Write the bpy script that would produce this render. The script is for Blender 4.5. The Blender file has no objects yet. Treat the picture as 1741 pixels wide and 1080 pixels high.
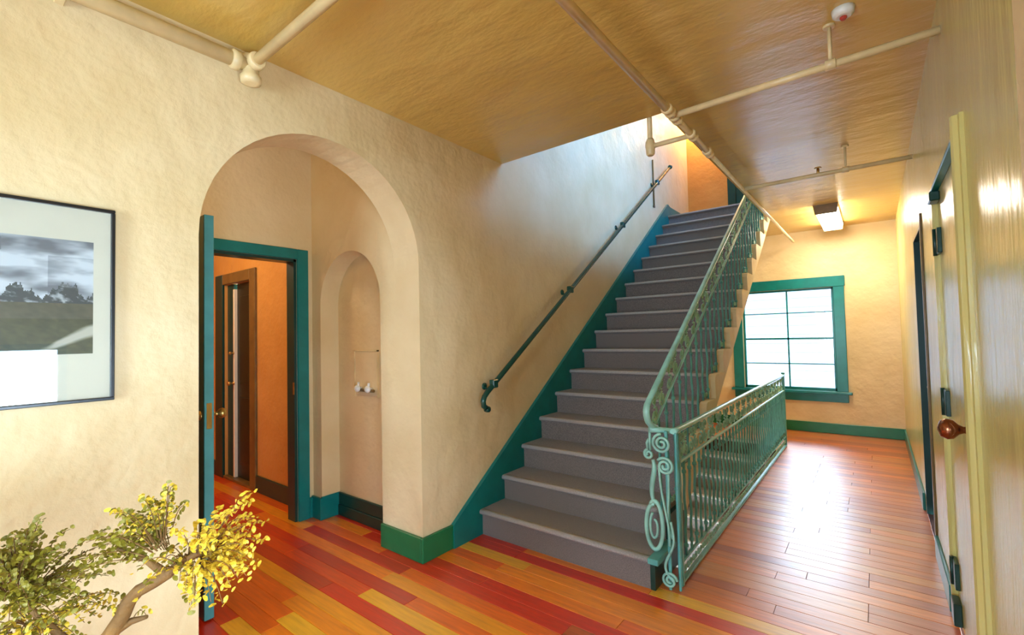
import bpy, math, random
from mathutils import Vector, Matrix

# ------------------------------------------------------------------ scene, camera, world
S = bpy.context.scene
C = S.collection
random.seed(7)
PI = math.pi
S.view_settings.view_transform = 'Standard'
S.view_settings.look = 'None'
S.view_settings.gamma = 1.0
S.view_settings.use_curve_mapping = False
S.view_settings.exposure = 0.46

cam = bpy.data.objects.new('camera', bpy.data.cameras.new('camera'))
C.objects.link(cam)
cam.data.sensor_width = 36.0
cam.data.sensor_fit = 'HORIZONTAL'
cam.data.lens = 788.48 * 36.0 / 1741.0
cam.data.shift_y = 4.97 / 1741.0
cam.data.clip_start = 0.03
_y, _p, _r = (math.radians(a) for a in (38.0179, 1.9033, -1.2797))
_F = Vector((-math.sin(_y) * math.cos(_p), math.cos(_y) * math.cos(_p), math.sin(_p)))
_R0 = Vector((math.cos(_y), math.sin(_y), 0)); _U0 = _R0.cross(_F)
_R = _R0 * math.cos(_r) + _U0 * math.sin(_r); _U = -_R0 * math.sin(_r) + _U0 * math.cos(_r)
M = Matrix((( _R.x, _U.x, -_F.x, 0), (_R.y, _U.y, -_F.y, 0), (_R.z, _U.z, -_F.z, 1.5), (0, 0, 0, 1)))
cam.matrix_world = M
S.camera = cam

W = bpy.data.worlds.new('sky'); S.world = W; W.use_nodes = True
_bg = W.node_tree.nodes['Background']
_bg.inputs[0].default_value = (0.60, 0.80, 1.0, 1)
_bg.inputs[1].default_value = 22.0

def portal(name, loc, rot, sx, sy):                 # guides the sky light through an opening, gives off nothing itself
    l = bpy.data.lights.new(name, 'AREA'); l.shape = 'RECTANGLE'; l.size = sx; l.size_y = sy
    l.cycles.is_portal = True
    o = bpy.data.objects.new(name, l); o.location = loc; o.rotation_euler = rot; C.objects.link(o)

# ------------------------------------------------------------------ main dimensions (metres)
XL = -2.434; XR = 0.272; YC = 2.0935; YF = 8.084; ZC = 2.955; ZU = 3.267
RIS = 0.1922; GO = 0.2715; S0 = 2.623; NS = 17
XS = -1.09; XH = -1.05; YH = 3.02; YT = S0 + 16 * GO
TW = 0.27                                            # thickness of the arched wall
XD = -3.83                                           # wall with the open door
YB = -2.2; ZTOP = 6.0; ZLOW = -3.27
AY0, AY1, ASP = 0.787, YC, 2.0                       # arch

# ------------------------------------------------------------------ materials
def srgb(r, g, b):
    f = lambda c: (c / 255 / 12.92) if c <= 10 else ((c / 255 + 0.055) / 1.055) ** 2.4
    return (f(r), f(g), f(b), 1)
class NT:
    def __init__(s, name):
        s.m = bpy.data.materials.new(name); s.m.use_nodes = True
        s.t = s.m.node_tree; s.b = s.t.nodes['Principled BSDF']
    def n(s, kind, **kw):
        nd = s.t.nodes.new(kind)
        for k, v in kw.items():
            if k.startswith('i_'):
                nd.inputs[int(k[2:])].default_value = v
            else: setattr(nd, k, v)
        return nd
    def l(s, a, b): s.t.links.new(a, b)
    def pos(s, scale=(1, 1, 1)):
        g = s.n('ShaderNodeNewGeometry'); m = s.n('ShaderNodeMapping')
        m.inputs['Scale'].default_value = scale
        s.l(g.outputs['Position'], m.inputs[0]); return m.outputs[0]
    def noise(s, vec, scale, detail=4, rough=0.55):
        n = s.n('ShaderNodeTexNoise'); n.inputs['Scale'].default_value = scale
        n.inputs['Detail'].default_value = detail; n.inputs['Roughness'].default_value = rough
        s.l(vec, n.inputs['Vector']); return n.outputs[0]
    def ramp(s, fac, stops):
        r = s.n('ShaderNodeValToRGB'); e = r.color_ramp.elements
        while len(e) < len(stops): e.new(0.5)
        for el, (p, c) in zip(e, stops): el.position = p; el.color = c
        s.l(fac, r.inputs[0]); return r.outputs[0]
    def bump(s, h, strength, dist, prev=None):
        b = s.n('ShaderNodeBump'); b.inputs['Strength'].default_value = strength; b.inputs['Distance'].default_value = dist
        s.l(h, b.inputs['Height'])
        if prev: s.l(prev, b.inputs['Normal'])
        return b.outputs[0]
    def setp(s, **kw):
        for k, v in kw.items(): s.b.inputs[k.replace('_', ' ')].default_value = v
        return s

def plaster(name, c0, c1, rough=0.5, stretch=(1, 1, 1), lump=0.5, fine=0.25, spec=0.4, coat=0.0):
    t = NT(name); v = t.pos(stretch)
    c = t.ramp(t.noise(v, 1.6, 5), [(0.3, c0), (0.7, c1)])
    t.l(c, t.b.inputs['Base Color'])
    h1 = t.noise(v, 5.0, 3, 0.5); h2 = t.noise(v, 34.0, 4, 0.6)
    b = t.bump(h1, lump, 0.05); b = t.bump(h2, fine, 0.012, b)
    t.l(b, t.b.inputs['Normal'])
    t.setp(Roughness=rough, Specular_IOR_Level=spec)
    t.b.inputs['Coat Weight'].default_value = coat; t.b.inputs['Coat Roughness'].default_value = 0.22
    return t.m
def paint(name, c, rough=0.35, var=0.12, metallic=0.0, bump=0.08):
    t = NT(name); v = t.pos()
    d = tuple(x * (1 - var) for x in c[:3]) + (1,); e = tuple(min(1, x * (1 + var)) for x in c[:3]) + (1,)
    t.l(t.ramp(t.noise(v, 9, 4), [(0.3, d), (0.7, e)]), t.b.inputs['Base Color'])
    t.l(t.bump(t.noise(v, 60, 3), bump, 0.005), t.b.inputs['Normal'])
    t.setp(Roughness=rough, Metallic=metallic)
    return t.m

M_WALL = plaster('cream_plaster', srgb(224, 195, 142), srgb(238, 213, 166), 0.5, (1, 1, 1), 0.40, 0.22)
M_RWALL = plaster('glossy_cream_plaster', srgb(206, 190, 108), srgb(222, 206, 132), 0.24, (1, 1, 0.22), 0.5, 0.35, 0.6, 0.15)
M_CEIL = plaster('glossy_ochre_ceiling', srgb(214, 172, 80), srgb(226, 188, 100), 0.3, (0.7, 1.6, 1), 0.25, 0.18, 0.8, 0.3)
M_ORANGE = plaster('orange_plaster', srgb(204, 144, 70), srgb(218, 162, 90), 0.35, (1, 1, 1), 0.3, 0.2)
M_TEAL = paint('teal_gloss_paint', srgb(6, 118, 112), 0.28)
M_DEDGE = paint('lit_edge_teal', srgb(76, 146, 144), 0.35)
M_GREEN = paint('green_gloss_paint', srgb(14, 112, 66), 0.28)
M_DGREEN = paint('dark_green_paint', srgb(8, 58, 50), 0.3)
M_RAIL = paint('verdigris_iron_paint', srgb(150, 204, 188), 0.32, 0.2)
M_RAILD = paint('teal_iron_paint', srgb(92, 166, 160), 0.3, 0.25)
M_HRAIL = paint('dark_green_handrail_paint', srgb(18, 70, 58), 0.25)
M_PIPE = paint('cream_pipe_paint', srgb(236, 210, 156), 0.3)
M_BRASS = paint('aged_brass', srgb(196, 160, 90), 0.28, 0.2, 0.9)
M_BRONZE = paint('bronze_knob', srgb(150, 92, 62), 0.25, 0.25, 0.9)
M_BLACK = paint('black_frame_paint', srgb(24, 24, 26), 0.3)
M_MAT = paint('off_white_mat_board', srgb(238, 228, 204), 0.7, 0.03)
M_WHITE = paint('white_enamel', srgb(240, 238, 228), 0.35, 0.04)
M_BROWN = paint('dark_brown_door_wood', srgb(74, 54, 34), 0.35, 0.3)
M_OLIVE = paint('olive_casing_paint', srgb(120, 92, 48), 0.35, 0.2)
M_DOORG = paint('dark_olive_door_paint', srgb(30, 34, 20), 0.4, 0.3)
M_UND = paint('dark_subfloor', srgb(60, 26, 12), 0.7, 0.2)
M_TRUNK = paint('grey_brown_bark', srgb(124, 86, 38), 0.75, 0.4, 0, 1.0)
M_POT = paint('glazed_pot', srgb(70, 76, 84), 0.3)
M_STAND = paint('dark_stand_wood', srgb(84, 54, 32), 0.4, 0.25)

def m_carpet(name, c0, c1):
    t = NT(name); v = t.pos()
    t.l(t.ramp(t.noise(v, 240, 3, 0.7), [(0.32, c0), (0.68, c1)]), t.b.inputs['Base Color'])
    t.l(t.bump(t.noise(v, 300, 2), 0.7, 0.006), t.b.inputs['Normal'])
    t.setp(Roughness=0.9, Specular_IOR_Level=0.25)
    t.b.inputs['Sheen Weight'].default_value = 0.35
    return t.m
M_CARPET = m_carpet('grey_carpet', srgb(88, 79, 76), srgb(160, 146, 139))
M_NOSE = m_carpet('highlit_pale_carpet', srgb(150, 142, 138), srgb(206, 198, 192))  # pale tone puts the highlight along each step edge into the colour

def m_plank():
    t = NT('varnished_plank'); oi = t.n('ShaderNodeObjectInfo'); v = t.pos((1.2, 16, 1))
    add = t.n('ShaderNodeVectorMath', operation='ADD'); t.l(v, add.inputs[0])
    mul = t.n('ShaderNodeMath', operation='MULTIPLY'); mul.inputs[1].default_value = 37.0
    t.l(oi.outputs['Random'], mul.inputs[0]); cmb = t.n('ShaderNodeCombineXYZ'); t.l(mul.outputs[0], cmb.inputs[0]); t.l(cmb.outputs[0], add.inputs[1])
    g = t.noise(add.outputs[0], 3.0, 5, 0.6)
    k = t.ramp(g, [(0.3, (0.78, 0.70, 0.62, 1)), (0.7, (1.08, 1.06, 1.0, 1))])
    mx = t.n('ShaderNodeMix', data_type='RGBA', blend_type='MULTIPLY'); mx.inputs[0].default_value = 1
    t.l(oi.outputs['Color'], mx.inputs[6]); t.l(k, mx.inputs[7]); t.l(mx.outputs[2], t.b.inputs['Base Color'])
    w = t.noise(t.pos((2.5, 12, 1)), 2.2, 3)
    b = t.bump(w, 0.12, 0.02); b = t.bump(g, 0.06, 0.004, b)
    t.l(b, t.b.inputs['Normal'])
    t.setp(Roughness=0.38, Specular_IOR_Level=0.7)
    t.b.inputs['Coat Weight'].default_value = 1.0; t.b.inputs['Coat Roughness'].default_value = 0.35
    return t.m
M_PLANK = m_plank()

def m_glass(name, tint=(1, 1, 1, 1)):
    t = NT(name); t.t.nodes.remove(t.b); out = t.t.nodes['Material Output']
    tr = t.n('ShaderNodeBsdfTransparent'); tr.inputs[0].default_value = tint
    gl = t.n('ShaderNodeBsdfGlossy'); gl.inputs['Roughness'].default_value = 0.02
    fr = t.n('ShaderNodeFresnel'); fr.inputs[0].default_value = 1.5
    mx = t.n('ShaderNodeMixShader'); t.l(fr.outputs[0], mx.inputs[0]); t.l(tr.outputs[0], mx.inputs[1]); t.l(gl.outputs[0], mx.inputs[2])
    t.l(mx.outputs[0], out.inputs[0]); return t.m
M_GLASS = m_glass('clear_window_glass')
def m_emit(name, c, s):
    t = NT(name); t.setp(Roughness=0.4); t.b.inputs['Base Color'].default_value = c
    t.b.inputs['Emission Color'].default_value = c; t.b.inputs['Emission Strength'].default_value = s; return t.m
def m_leaf(name, c0, c1):
    t = NT(name); oi = t.n('ShaderNodeObjectInfo')
    v = t.pos(); mx = t.n('ShaderNodeMath', operation='ADD'); t.l(oi.outputs['Random'], mx.inputs[0]); t.l(t.noise(v, 45, 2), mx.inputs[1])
    h = t.n('ShaderNodeMath', operation='MULTIPLY'); h.inputs[1].default_value = 0.5; t.l(mx.outputs[0], h.inputs[0])
    t.l(t.ramp(h.outputs[0], [(0.25, c0), (0.75, c1)]), t.b.inputs['Base Color']); t.setp(Roughness=0.5)
    t.b.inputs['Transmission Weight'].default_value = 0.0
    return t.m
M_LEAF_O = m_leaf('olive_leaf', srgb(122, 110, 22), srgb(192, 170, 58))
M_LEAF_Y = m_leaf('yellow_green_leaf', srgb(204, 160, 22), srgb(248, 212, 70))

# ------------------------------------------------------------------ mesh helpers
class MB:
    def __init__(s): s.v = []; s.f = []; s.sm = []
    def add(s, vs, fs, smooth=False):
        o = len(s.v); s.v += [tuple(v) for v in vs]
        for f in fs: s.f.append(tuple(i + o for i in f)); s.sm.append(smooth)
        return s
    def box(s, x0, x1, y0, y1, z0, z1):
        vs = [(x, y, z) for z in (z0, z1) for y in (y0, y1) for x in (x0, x1)]
        return s.add(vs, [(0, 2, 3, 1), (4, 5, 7, 6), (0, 1, 5, 4), (2, 6, 7, 3), (0, 4, 6, 2), (1, 3, 7, 5)])
    def bbox(s, x0, x1, y0, y1, z0, z1, b=0.004):        # box with chamfered edges
        import bmesh
        bm = bmesh.new(); bmesh.ops.create_cube(bm, size=1)
        for v in bm.verts:
            v.co = ((x0 + x1) / 2 + v.co.x * (x1 - x0), (y0 + y1) / 2 + v.co.y * (y1 - y0), (z0 + z1) / 2 + v.co.z * (z1 - z0))
        bmesh.ops.bevel(bm, geom=bm.edges[:], offset=b, segments=1, affect='EDGES')
        bm.verts.index_update()
        s.add([v.co[:] for v in bm.verts], [[v.index for v in f.verts] for f in bm.faces]); bm.free(); return s
    def prism(s, poly, axis, a, b, smooth=False):        # poly: 2D outline; axis: extrusion axis
        n = len(poly)
        mk = {'x': lambda p, q: (q, p[0], p[1]), 'y': lambda p, q: (p[0], q, p[1]), 'z': lambda p, q: (p[0], p[1], q)}[axis]
        vs = [mk(p, a) for p in poly] + [mk(p, b) for p in poly]
        s.add(vs, [tuple(range(n)), tuple(range(2 * n - 1, n - 1, -1))])
        o = len(s.v) - 2 * n
        for i in range(n):
            j = (i + 1) % n; s.f.append((o + i, o + n + i, o + n + j, o + j)); s.sm.append(smooth)
        return s
    def tube(s, pts, r, seg=8, cap=True, sq=1.0, up=None):
        pts = [Vector(p) for p in pts]; n = len(pts)
        rr = r if isinstance(r, (list, tuple)) else [r] * n
        ref = Vector(up) if up else None; prev = None; rings = []
        for i, p in enumerate(pts):
            t = (pts[min(i + 1, n - 1)] - pts[max(i - 1, 0)]).normalized()
            if ref is not None: a = ref - t * ref.dot(t)
            elif prev is None:
                w = Vector((0, 0, 1)) if abs(t.z) < 0.9 else Vector((1, 0, 0)); a = w - t * w.dot(t)
            else: a = prev - t * prev.dot(t)
            a.normalize(); prev = a; b = t.cross(a)
            rings.append([p + (a * math.cos(q) + b * math.sin(q) * sq) * rr[i] for q in [2 * PI * k / seg for k in range(seg)]])
        vs = [v for ring in rings for v in ring]; fs = []
        for i in range(n - 1):
            for k in range(seg):
                k2 = (k + 1) % seg; fs.append((i * seg + k, i * seg + k2, (i + 1) * seg + k2, (i + 1) * seg + k))
        s.add(vs, fs, True)
        if cap:
            o = len(s.v) - len(vs)
            s.f.append(tuple(o + k for k in range(seg - 1, -1, -1))); s.sm.append(False)
            s.f.append(tuple(o + (n - 1) * seg + k for k in range(seg))); s.sm.append(False)
        return s
    def lathe(s, prof, origin, axis=(0, 0, 1), seg=16):  # prof: (r, h) along axis
        ax = Vector(axis).normalized(); w = Vector((0, 0, 1)) if abs(ax.z) < 0.9 else Vector((1, 0, 0))
        a = (w - ax * w.dot(ax)).normalized(); b = ax.cross(a); o = Vector(origin)
        vs = [o + ax * h + (a * math.cos(2 * PI * k / seg) + b * math.sin(2 * PI * k / seg)) * max(r, 1e-4) for r, h in prof for k in range(seg)]
        fs = []
        for i in range(len(prof) - 1):
            for k in range(seg):
                k2 = (k + 1) % seg; fs.append((i * seg + k, i * seg + k2, (i + 1) * seg + k2, (i + 1) * seg + k))
        s.add(vs, fs, True); o2 = len(s.v) - len(vs)
        s.f.append(tuple(o2 + k for k in range(seg - 1, -1, -1))); s.sm.append(False)
        s.f.append(tuple(o2 + (len(prof) - 1) * seg + k for k in range(seg))); s.sm.append(False)
        return s
    def mesh(s, name, mat):
        me = bpy.data.meshes.new(name); me.from_pydata(s.v, [], s.f); me.validate()
        me.polygons.foreach_set('use_smooth', (s.sm + [False] * len(me.polygons))[:len(me.polygons)])
        import bmesh
        bm = bmesh.new(); bm.from_mesh(me); bmesh.ops.recalc_face_normals(bm, faces=bm.faces[:]); bm.to_mesh(me); bm.free()
        if mat: me.materials.append(mat)
        return me
    def build(s, name, mat, parent=None, **kw): return link(name, s.mesh(name, mat), parent, **kw)

def link(name, data, parent=None, loc=None, rot=None, label=None, cat=None, group=None, kind=None):
    o = bpy.data.objects.new(name, data); C.objects.link(o)
    if loc is not None: o.location = loc
    if rot is not None: o.rotation_euler = rot
    if parent is not None:
        o.parent = parent
    if label: o['label'] = label
    if cat: o['category'] = cat
    if group: o['group'] = group
    if kind: o['kind'] = kind
    return o
def thing(name, label, cat, loc=(0, 0, 0), kind=None, group=None):
    return link(name, None, None, loc, None, label, cat, group, kind)
def struct(name, mb, mat, label, cat): return mb.build(name, mat, None, label=label, cat=cat, kind='structure')
# children built in world coordinates under an Empty that stands away from the origin:
def off(mb, t): mb.v = [(x - t.location[0], y - t.location[1], z - t.location[2]) for x, y, z in mb.v]; return mb
def part(t, name, mb, mat, **kw): return off(mb, t).build(name, mat, t, **kw)
def sub(p, t, name, mb, mat, **kw):
    return off(mb, t).build(name, mat, p, **kw)

def arcpts(cx, cz, r, a0, a1, n): return [(cx + r * math.cos(a0 + (a1 - a0) * i / n), cz + r * math.sin(a0 + (a1 - a0) * i / n)) for i in range(n + 1)]
def arched_wall(mb, axis, f0, f1, u0, u1, z0, z1, a0, a1, sp, n=28, floor_open=True, back=True):
    """wall slab between f0 and f1 along `axis`, from u0 to u1, with an arched opening a0..a1 springing at sp"""
    r = (a1 - a0) / 2; c = (a0 + a1) / 2
    P = (lambda u, z, f: (f, u, z)) if axis == 'x' else (lambda u, z, f: (u, f, z))
    if a0 > u0:
        mb.prism([(u0, z0), (a0, z0), (a0, z1), (u0, z1)], axis, f0, f1)
    if u1 > a1:
        mb.prism([(a1, z0), (u1, z0), (u1, z1), (a1, z1)], axis, f0, f1)
    pts = arcpts(c, sp, r, PI, 0, n)
    for i in range(n):
        (ua, za), (ub, zb) = pts[i], pts[i + 1]
        vs = [P(ua, za, f0), P(ub, zb, f0), P(ub, z1, f0), P(ua, z1, f0), P(ua, za, f1), P(ub, zb, f1), P(ub, z1, f1), P(ua, z1, f1)]
        mb.add(vs, [(0, 1, 2, 3), (4, 7, 6, 5), (0, 4, 5, 1)])
    return mb

# ------------------------------------------------------------------ walls
w = MB()
arched_wall(w, 'x', XL - TW, XL, YB, YC, 0, ZC, AY0, AY1, ASP)
w.box(XL - TW, XL, YC, YF + 0.17, ZLOW, ZTOP)
w.box(XL - TW, XL, YB, YC, ZC, ZTOP)
wall_left = struct('wall_left', w, M_WALL, 'cream trowelled plaster wall with a round arch, rising beside the stairs', 'wall')

w = MB()
NX0, NX1, NSP = -3.695, -2.868, 1.79
arched_wall(w, 'y', YC, YC + 0.165, XD, XL - TW, 0, 3.2, NX0, NX1, NSP)
w.box(XD, XL - TW, YC + 0.165, YC + 0.26, 0, 3.2)
struct('wall_alcove', w, M_WALL, 'cream plaster side wall behind the arch with a shallow arched niche', 'wall')

w = MB()
DY0, DY1, DZ = 1.03, 1.955, 2.185
w.box(XD - 0.12, XD, -0.3, DY0, 0, 3.2); w.box(XD - 0.12, XD, DY1, YC, 0, 3.2); w.box(XD - 0.12, XD, DY0, DY1, DZ, 3.2)
struct('wall_doorway', w, M_WALL, 'cream plaster wall above and around the teal doorway behind the arch', 'wall')
w = MB(); w.box(XD, XL - TW, -0.42, -0.3, 0, 3.2)
struct('wall_lobby', w, M_WALL, 'cream plaster end wall of the small lobby behind the arch', 'wall')

w = MB()
OX0, OX1, OZ = -5.74, -5.06, 2.14; YO = 2.11
w.box(-7.5, OX0, YO, YO + 0.14, 0, ZC); w.box(OX1, XD - 0.12, YO, YO + 0.14, 0, ZC); w.box(OX0, OX1, YO, YO + 0.14, OZ, ZC)
struct('wall_corridor', w, M_ORANGE, 'orange corridor wall with a dark door seen through the teal doorway', 'wall')
w = MB(); w.box(-7.62, -7.5, -0.3, YO + 0.14, 0, ZC)
struct('wall_corridor_end', w, M_ORANGE, 'orange end wall of the corridor beyond the doorway', 'wall')
w = MB(); w.box(-7.5, XD - 0.12, -0.42, -0.3, 0, ZC)
struct('wall_corridor_near', w, M_ORANGE, 'orange near wall of the corridor beyond the doorway', 'wall')

# far wall with the window
WX0, WX1, WZ0, WZ1 = -1.66, -0.455, 0.60, 2.105
w = MB()
w.box(XL, WX0, YF, YF + 0.17, ZLOW, ZU); w.box(WX1, XR + 0.17, YF, YF + 0.17, ZLOW, ZU)
w.box(WX0, WX1, YF, YF + 0.17, ZLOW, WZ0); w.box(WX0, WX1, YF, YF + 0.17, WZ1, ZU)
struct('wall_far', w, M_WALL, 'cream plaster wall around the teal window at the end of the hall', 'wall')

w = MB(); w.box(XL, XR + 0.17, YF, YF + 0.17, ZU, ZTOP)
struct('wall_upper_far', w, M_ORANGE, 'orange wall at the head of the stairs', 'wall')
# right wall: far recessed doorway, near door, added low window beside the camera, added upper window
FD0, FD1, FDZ = 4.16, 5.02, 2.21
ND0, ND1, NDZ = 2.315, 3.30, 2.21
LW0, LW1, LZ0, LZ1 = -0.62, 0.74, 0.45, 1.52
UW0, UW1, UZ0, UZ1 = 3.5, 6.3, 3.95, 5.35
def slab_with_holes(mb, x0, x1, ya, yb, za, zb, holes):
    ys = sorted({ya, yb} | {h[0] for h in holes} | {h[1] for h in holes})
    for a, b in zip(ys[:-1], ys[1:]):
        cut = sorted([(h[2], h[3]) for h in holes if h[0] <= a and h[1] >= b]); z = za
        for c0, c1 in cut:
            if c0 > z: mb.box(x0, x1, a, b, z, c0)
            z = c1
        if z < zb: mb.box(x0, x1, a, b, z, zb)
    return mb
w = MB()
slab_with_holes(w, XR, XR + 0.17, YB, YF, 0, ZC, [(FD0, FD1, 0, FDZ), (ND0, ND1, 0, NDZ), (LW0, LW1, LZ0, LZ1)])
struct('wall_right', w, M_RWALL, 'glossy cream right wall with two doors', 'wall')
w = MB(); slab_with_holes(w, XR, XR + 0.17, 1.0, YF, ZU, ZTOP, [(UW0, UW1, UZ0, UZ1)])
struct('wall_upper_right', w, M_WALL, 'cream upstairs wall across from the stairwell', 'wall')
w = MB(); w.box(XL, XR, 1.0, 1.15, ZU, ZTOP)
struct('wall_upper_near', w, M_WALL, 'cream upstairs wall above the near hall', 'wall')
# rear wall with an added broad window behind the viewer
RX0, RX1, RZ0, RZ1 = -1.7, -0.5, 0.6, 2.2
w = MB()
w.box(XL, RX0, YB - 0.15, YB, 0, ZC); w.box(RX1, XR + 0.17, YB - 0.15, YB, 0, ZC); w.box(RX0, RX1, YB - 0.15, YB, 0, RZ0); w.box(RX0, RX1, YB - 0.15, YB, RZ1, ZC)
struct('wall_rear', w, M_WALL, 'cream plaster wall behind the viewer with an added broad window', 'wall')

# ceiling slab with the stair hole
w = MB()
w.box(-7.62, XD - 0.12, YB - 0.15, YC, ZC, ZU); w.box(XD - 0.12, XD, YB - 0.15, YC, 3.2, ZU); w.box(XD, XL - TW, -0.42, YC, 3.2, ZU); w.box(XD, XL - TW, YB - 0.15, -0.42, ZC, ZU); w.box(-7.62, XL - TW, YC, YH, 3.2, ZU); w.box(XL - TW, XR + 0.17, YB - 0.15, YH, ZC, ZU); w.box(XH, XR + 0.17, YH, YF + 0.17, ZC, ZU); w.box(XL - TW, XH, YT + 0.05, YF, ZC, ZU - 0.02)
struct('ceiling', w, M_CEIL, 'glossy ochre ceiling with a rectangular hole over the stairs', 'ceiling')
w = MB(); w.box(XL - TW, XR + 0.17, 1.0, YF + 0.17, ZTOP, ZTOP + 0.1)
struct('ceiling_upper', w, M_WALL, 'cream ceiling of the upper landing', 'ceiling')

# stairwell below the floor
w = MB(); w.box(-1.0, -0.9, 3.0, YT + 0.02, ZLOW, -0.32); w.box(XL, -0.9, 2.9, 3.02, ZLOW, -0.32)
struct('wall_stairwell', w, M_WALL, 'cream side of the stairwell going down under the stairs', 'wall')
w = MB(); w.box(XL, -0.9, 2.9, YF, ZLOW - 0.1, ZLOW)
struct('floor_below', w, M_UND, 'dark floor at the foot of the stairs going down', 'floor')

# ------------------------------------------------------------------ floor: slab with a hole, planks one by one
w = MB()
w.box(-7.62, XR + 0.17, YB - 0.15, 3.02, -0.32, -0.022); w.box(-0.98, XR + 0.17, 3.02, YF, -0.32, -0.022); w.box(XL, -0.98, YT + 0.03, YF, -0.32, -0.022)
floor = struct('floor', w, M_UND, 'varnished red and amber plank floor of the hall', 'floor')
PW = 0.1
PAL_RED = [srgb(206, 32, 4), srgb(224, 50, 4), srgb(236, 78, 6), srgb(206, 56, 8), srgb(246, 112, 8)]
PAL_AMB = [srgb(255, 140, 8), srgb(255, 168, 16), srgb(255, 192, 40), srgb(250, 116, 6), srgb(226, 44, 2), srgb(255, 152, 12)]
PAL_BRN = [srgb(222, 116, 40), srgb(208, 98, 34), srgb(228, 134, 52), srgb(196, 84, 28), srgb(238, 124, 26)]
def spans(y):                                            # (x0, x1) covered by the row whose centre is y
    if y < YC + 0.17: return (-7.5, XR)
    if y < 3.0: return (XL, XR)
    if y < YT + 0.05: return (-0.985, XR)
    return (XL, XR)
plank_meshes = {}
def plank_mesh(L):
    k = round(L, 2)
    if k not in plank_meshes:
        plank_meshes[k] = MB().bbox(-L / 2, L / 2, -PW / 2 + 0.0008, PW / 2 - 0.0008, -0.022, 0, 0.0015).mesh('plank', M_PLANK)
    return plank_meshes[k]
rest = []
rows = int((YF - YB) / PW)
for i in range(rows + 1):
    y0 = YB + i * PW; yc = y0 + PW / 2
    if yc > YF: break
    x0, x1 = spans(yc); x = x0; rng = random.Random(i * 13 + 5)
    first = True
    while x < x1 - 0.01:
        L = rng.choice([0.9, 1.2, 1.5, 1.8, 2.2]) * (0.5 if first else 1); first = False
        if x1 - (x + L) < 0.35: L = x1 - x
        L = round(L, 2); cx = x + L / 2
        if cx < -2.5: col = rng.choice(PAL_RED if rng.random() < 0.72 else PAL_AMB)
        elif yc < 2.75 and cx < -0.75: col = rng.choice(PAL_AMB if rng.random() < 0.8 else PAL_RED)
        elif yc < 2.75: col = rng.choice(PAL_BRN + PAL_AMB)
        else: col = rng.choice(PAL_BRN)
        vis = 0.7 < yc < 5.4 and cx > -6.6 and not (cx > -1.0 and yc < 2.1) and not (cx < -2.5 and yc < 0.9)
        if vis:
            o = link('plank', plank_mesh(L), floor, (cx, yc, 0)); o.color = col
        else: rest.append((cx, yc, L, col))
        x += L - 0.0015 + 0.003
# far and unseen planks joined, one colour family each
for col in PAL_BRN:
    pass
fm = {}
for cx, yc, L, col in rest: fm.setdefault(tuple(col), []).append((cx, yc, L))
far_cols = sorted(fm)
mb = MB(); idx = []
for col in far_cols:
    for cx, yc, L in fm[col]:
        n0 = len(mb.f); mb.box(cx - L / 2 + 0.001, cx + L / 2 - 0.001, yc - PW / 2 + 0.0008, yc + PW / 2 - 0.0008, -0.022, 0)
        idx += [far_cols.index(col)] * (len(mb.f) - n0)
me = mb.mesh('far_planks', None)
for ci, col in enumerate(far_cols):
    t = NT('varnished_far_plank'); v = t.pos((1.2, 16, 1)); g = t.noise(v, 3, 5, 0.6)
    t.l(t.ramp(g, [(0.3, tuple(c * 0.62 for c in col[:3]) + (1,)), (0.7, tuple(min(1, c * 1.1) for c in col[:3]) + (1,))]), t.b.inputs['Base Color'])
    t.l(t.bump(t.noise(t.pos((2.5, 12, 1)), 2.2, 3), 0.12, 0.02), t.b.inputs['Normal'])
    t.setp(Roughness=0.38, Specular_IOR_Level=0.7); t.b.inputs['Coat Weight'].default_value = 1.0; t.b.inputs['Coat Roughness'].default_value = 0.35
    me.materials.append(t.m)
me.polygons.foreach_set('material_index', idx)
link('far_planks', me, floor, kind='stuff')

# ------------------------------------------------------------------ baseboards and stair skirting
BH = 0.165
w = MB(); w.box(XL, XL + 0.02, YB, AY0, 0, BH)
struct('baseboard_left', w, M_GREEN, 'green baseboard under the framed picture', 'baseboard')
w = MB(); w.bbox(NX1, XL, YC - 0.022, YC, 0, BH, 0.004); w.bbox(XL, XL + 0.022, YC - 0.022, 2.36, 0, BH, 0.004)
struct('baseboard_corner', w, M_GREEN, 'green baseboard wrapping the wall corner between arch and stairs', 'baseboard')
sk = [(2.355, 0), (S0 - 0.02, 0)]
zt = lambda y: BH + 0.708 * (y - 2.355)
poly = [(2.355, 0.0), (2.9, 0.0), (YT + 0.3, ZU - 0.06), (YF, ZU - 0.02), (YF, ZU + 0.15), (YT + 0.12, ZU + 0.15), (YT + 0.02, zt(YT + 0.02)), (2.355, BH)]
w = MB().prism(poly, 'x', XL, XL + 0.03)
struct('trim_1', w, M_TEAL, 'teal sloping skirting board on the wall side of the stairs', 'skirting board')
w = MB()
w.bbox(XD, XD + 0.02, DY1 + 0.10, YC, 0, 0.17, 0.003)
w.bbox(NX0 - 0.01, NX0 + 0.012, YC - 0.005, YC + 0.165, 0, 0.19, 0.003)
w.bbox(XD, NX0 + 0.012, YC - 0.02, YC, 0, 0.18, 0.003)
struct('baseboard_lobby', w, M_TEAL, 'teal baseboard piece between the doorway and the niche', 'baseboard')
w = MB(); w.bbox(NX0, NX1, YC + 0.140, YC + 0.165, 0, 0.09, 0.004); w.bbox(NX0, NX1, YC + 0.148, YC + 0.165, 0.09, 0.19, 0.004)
struct('baseboard_niche', w, M_DGREEN, 'dark green stepped baseboard at the back of the arched niche', 'baseboard')
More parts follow.
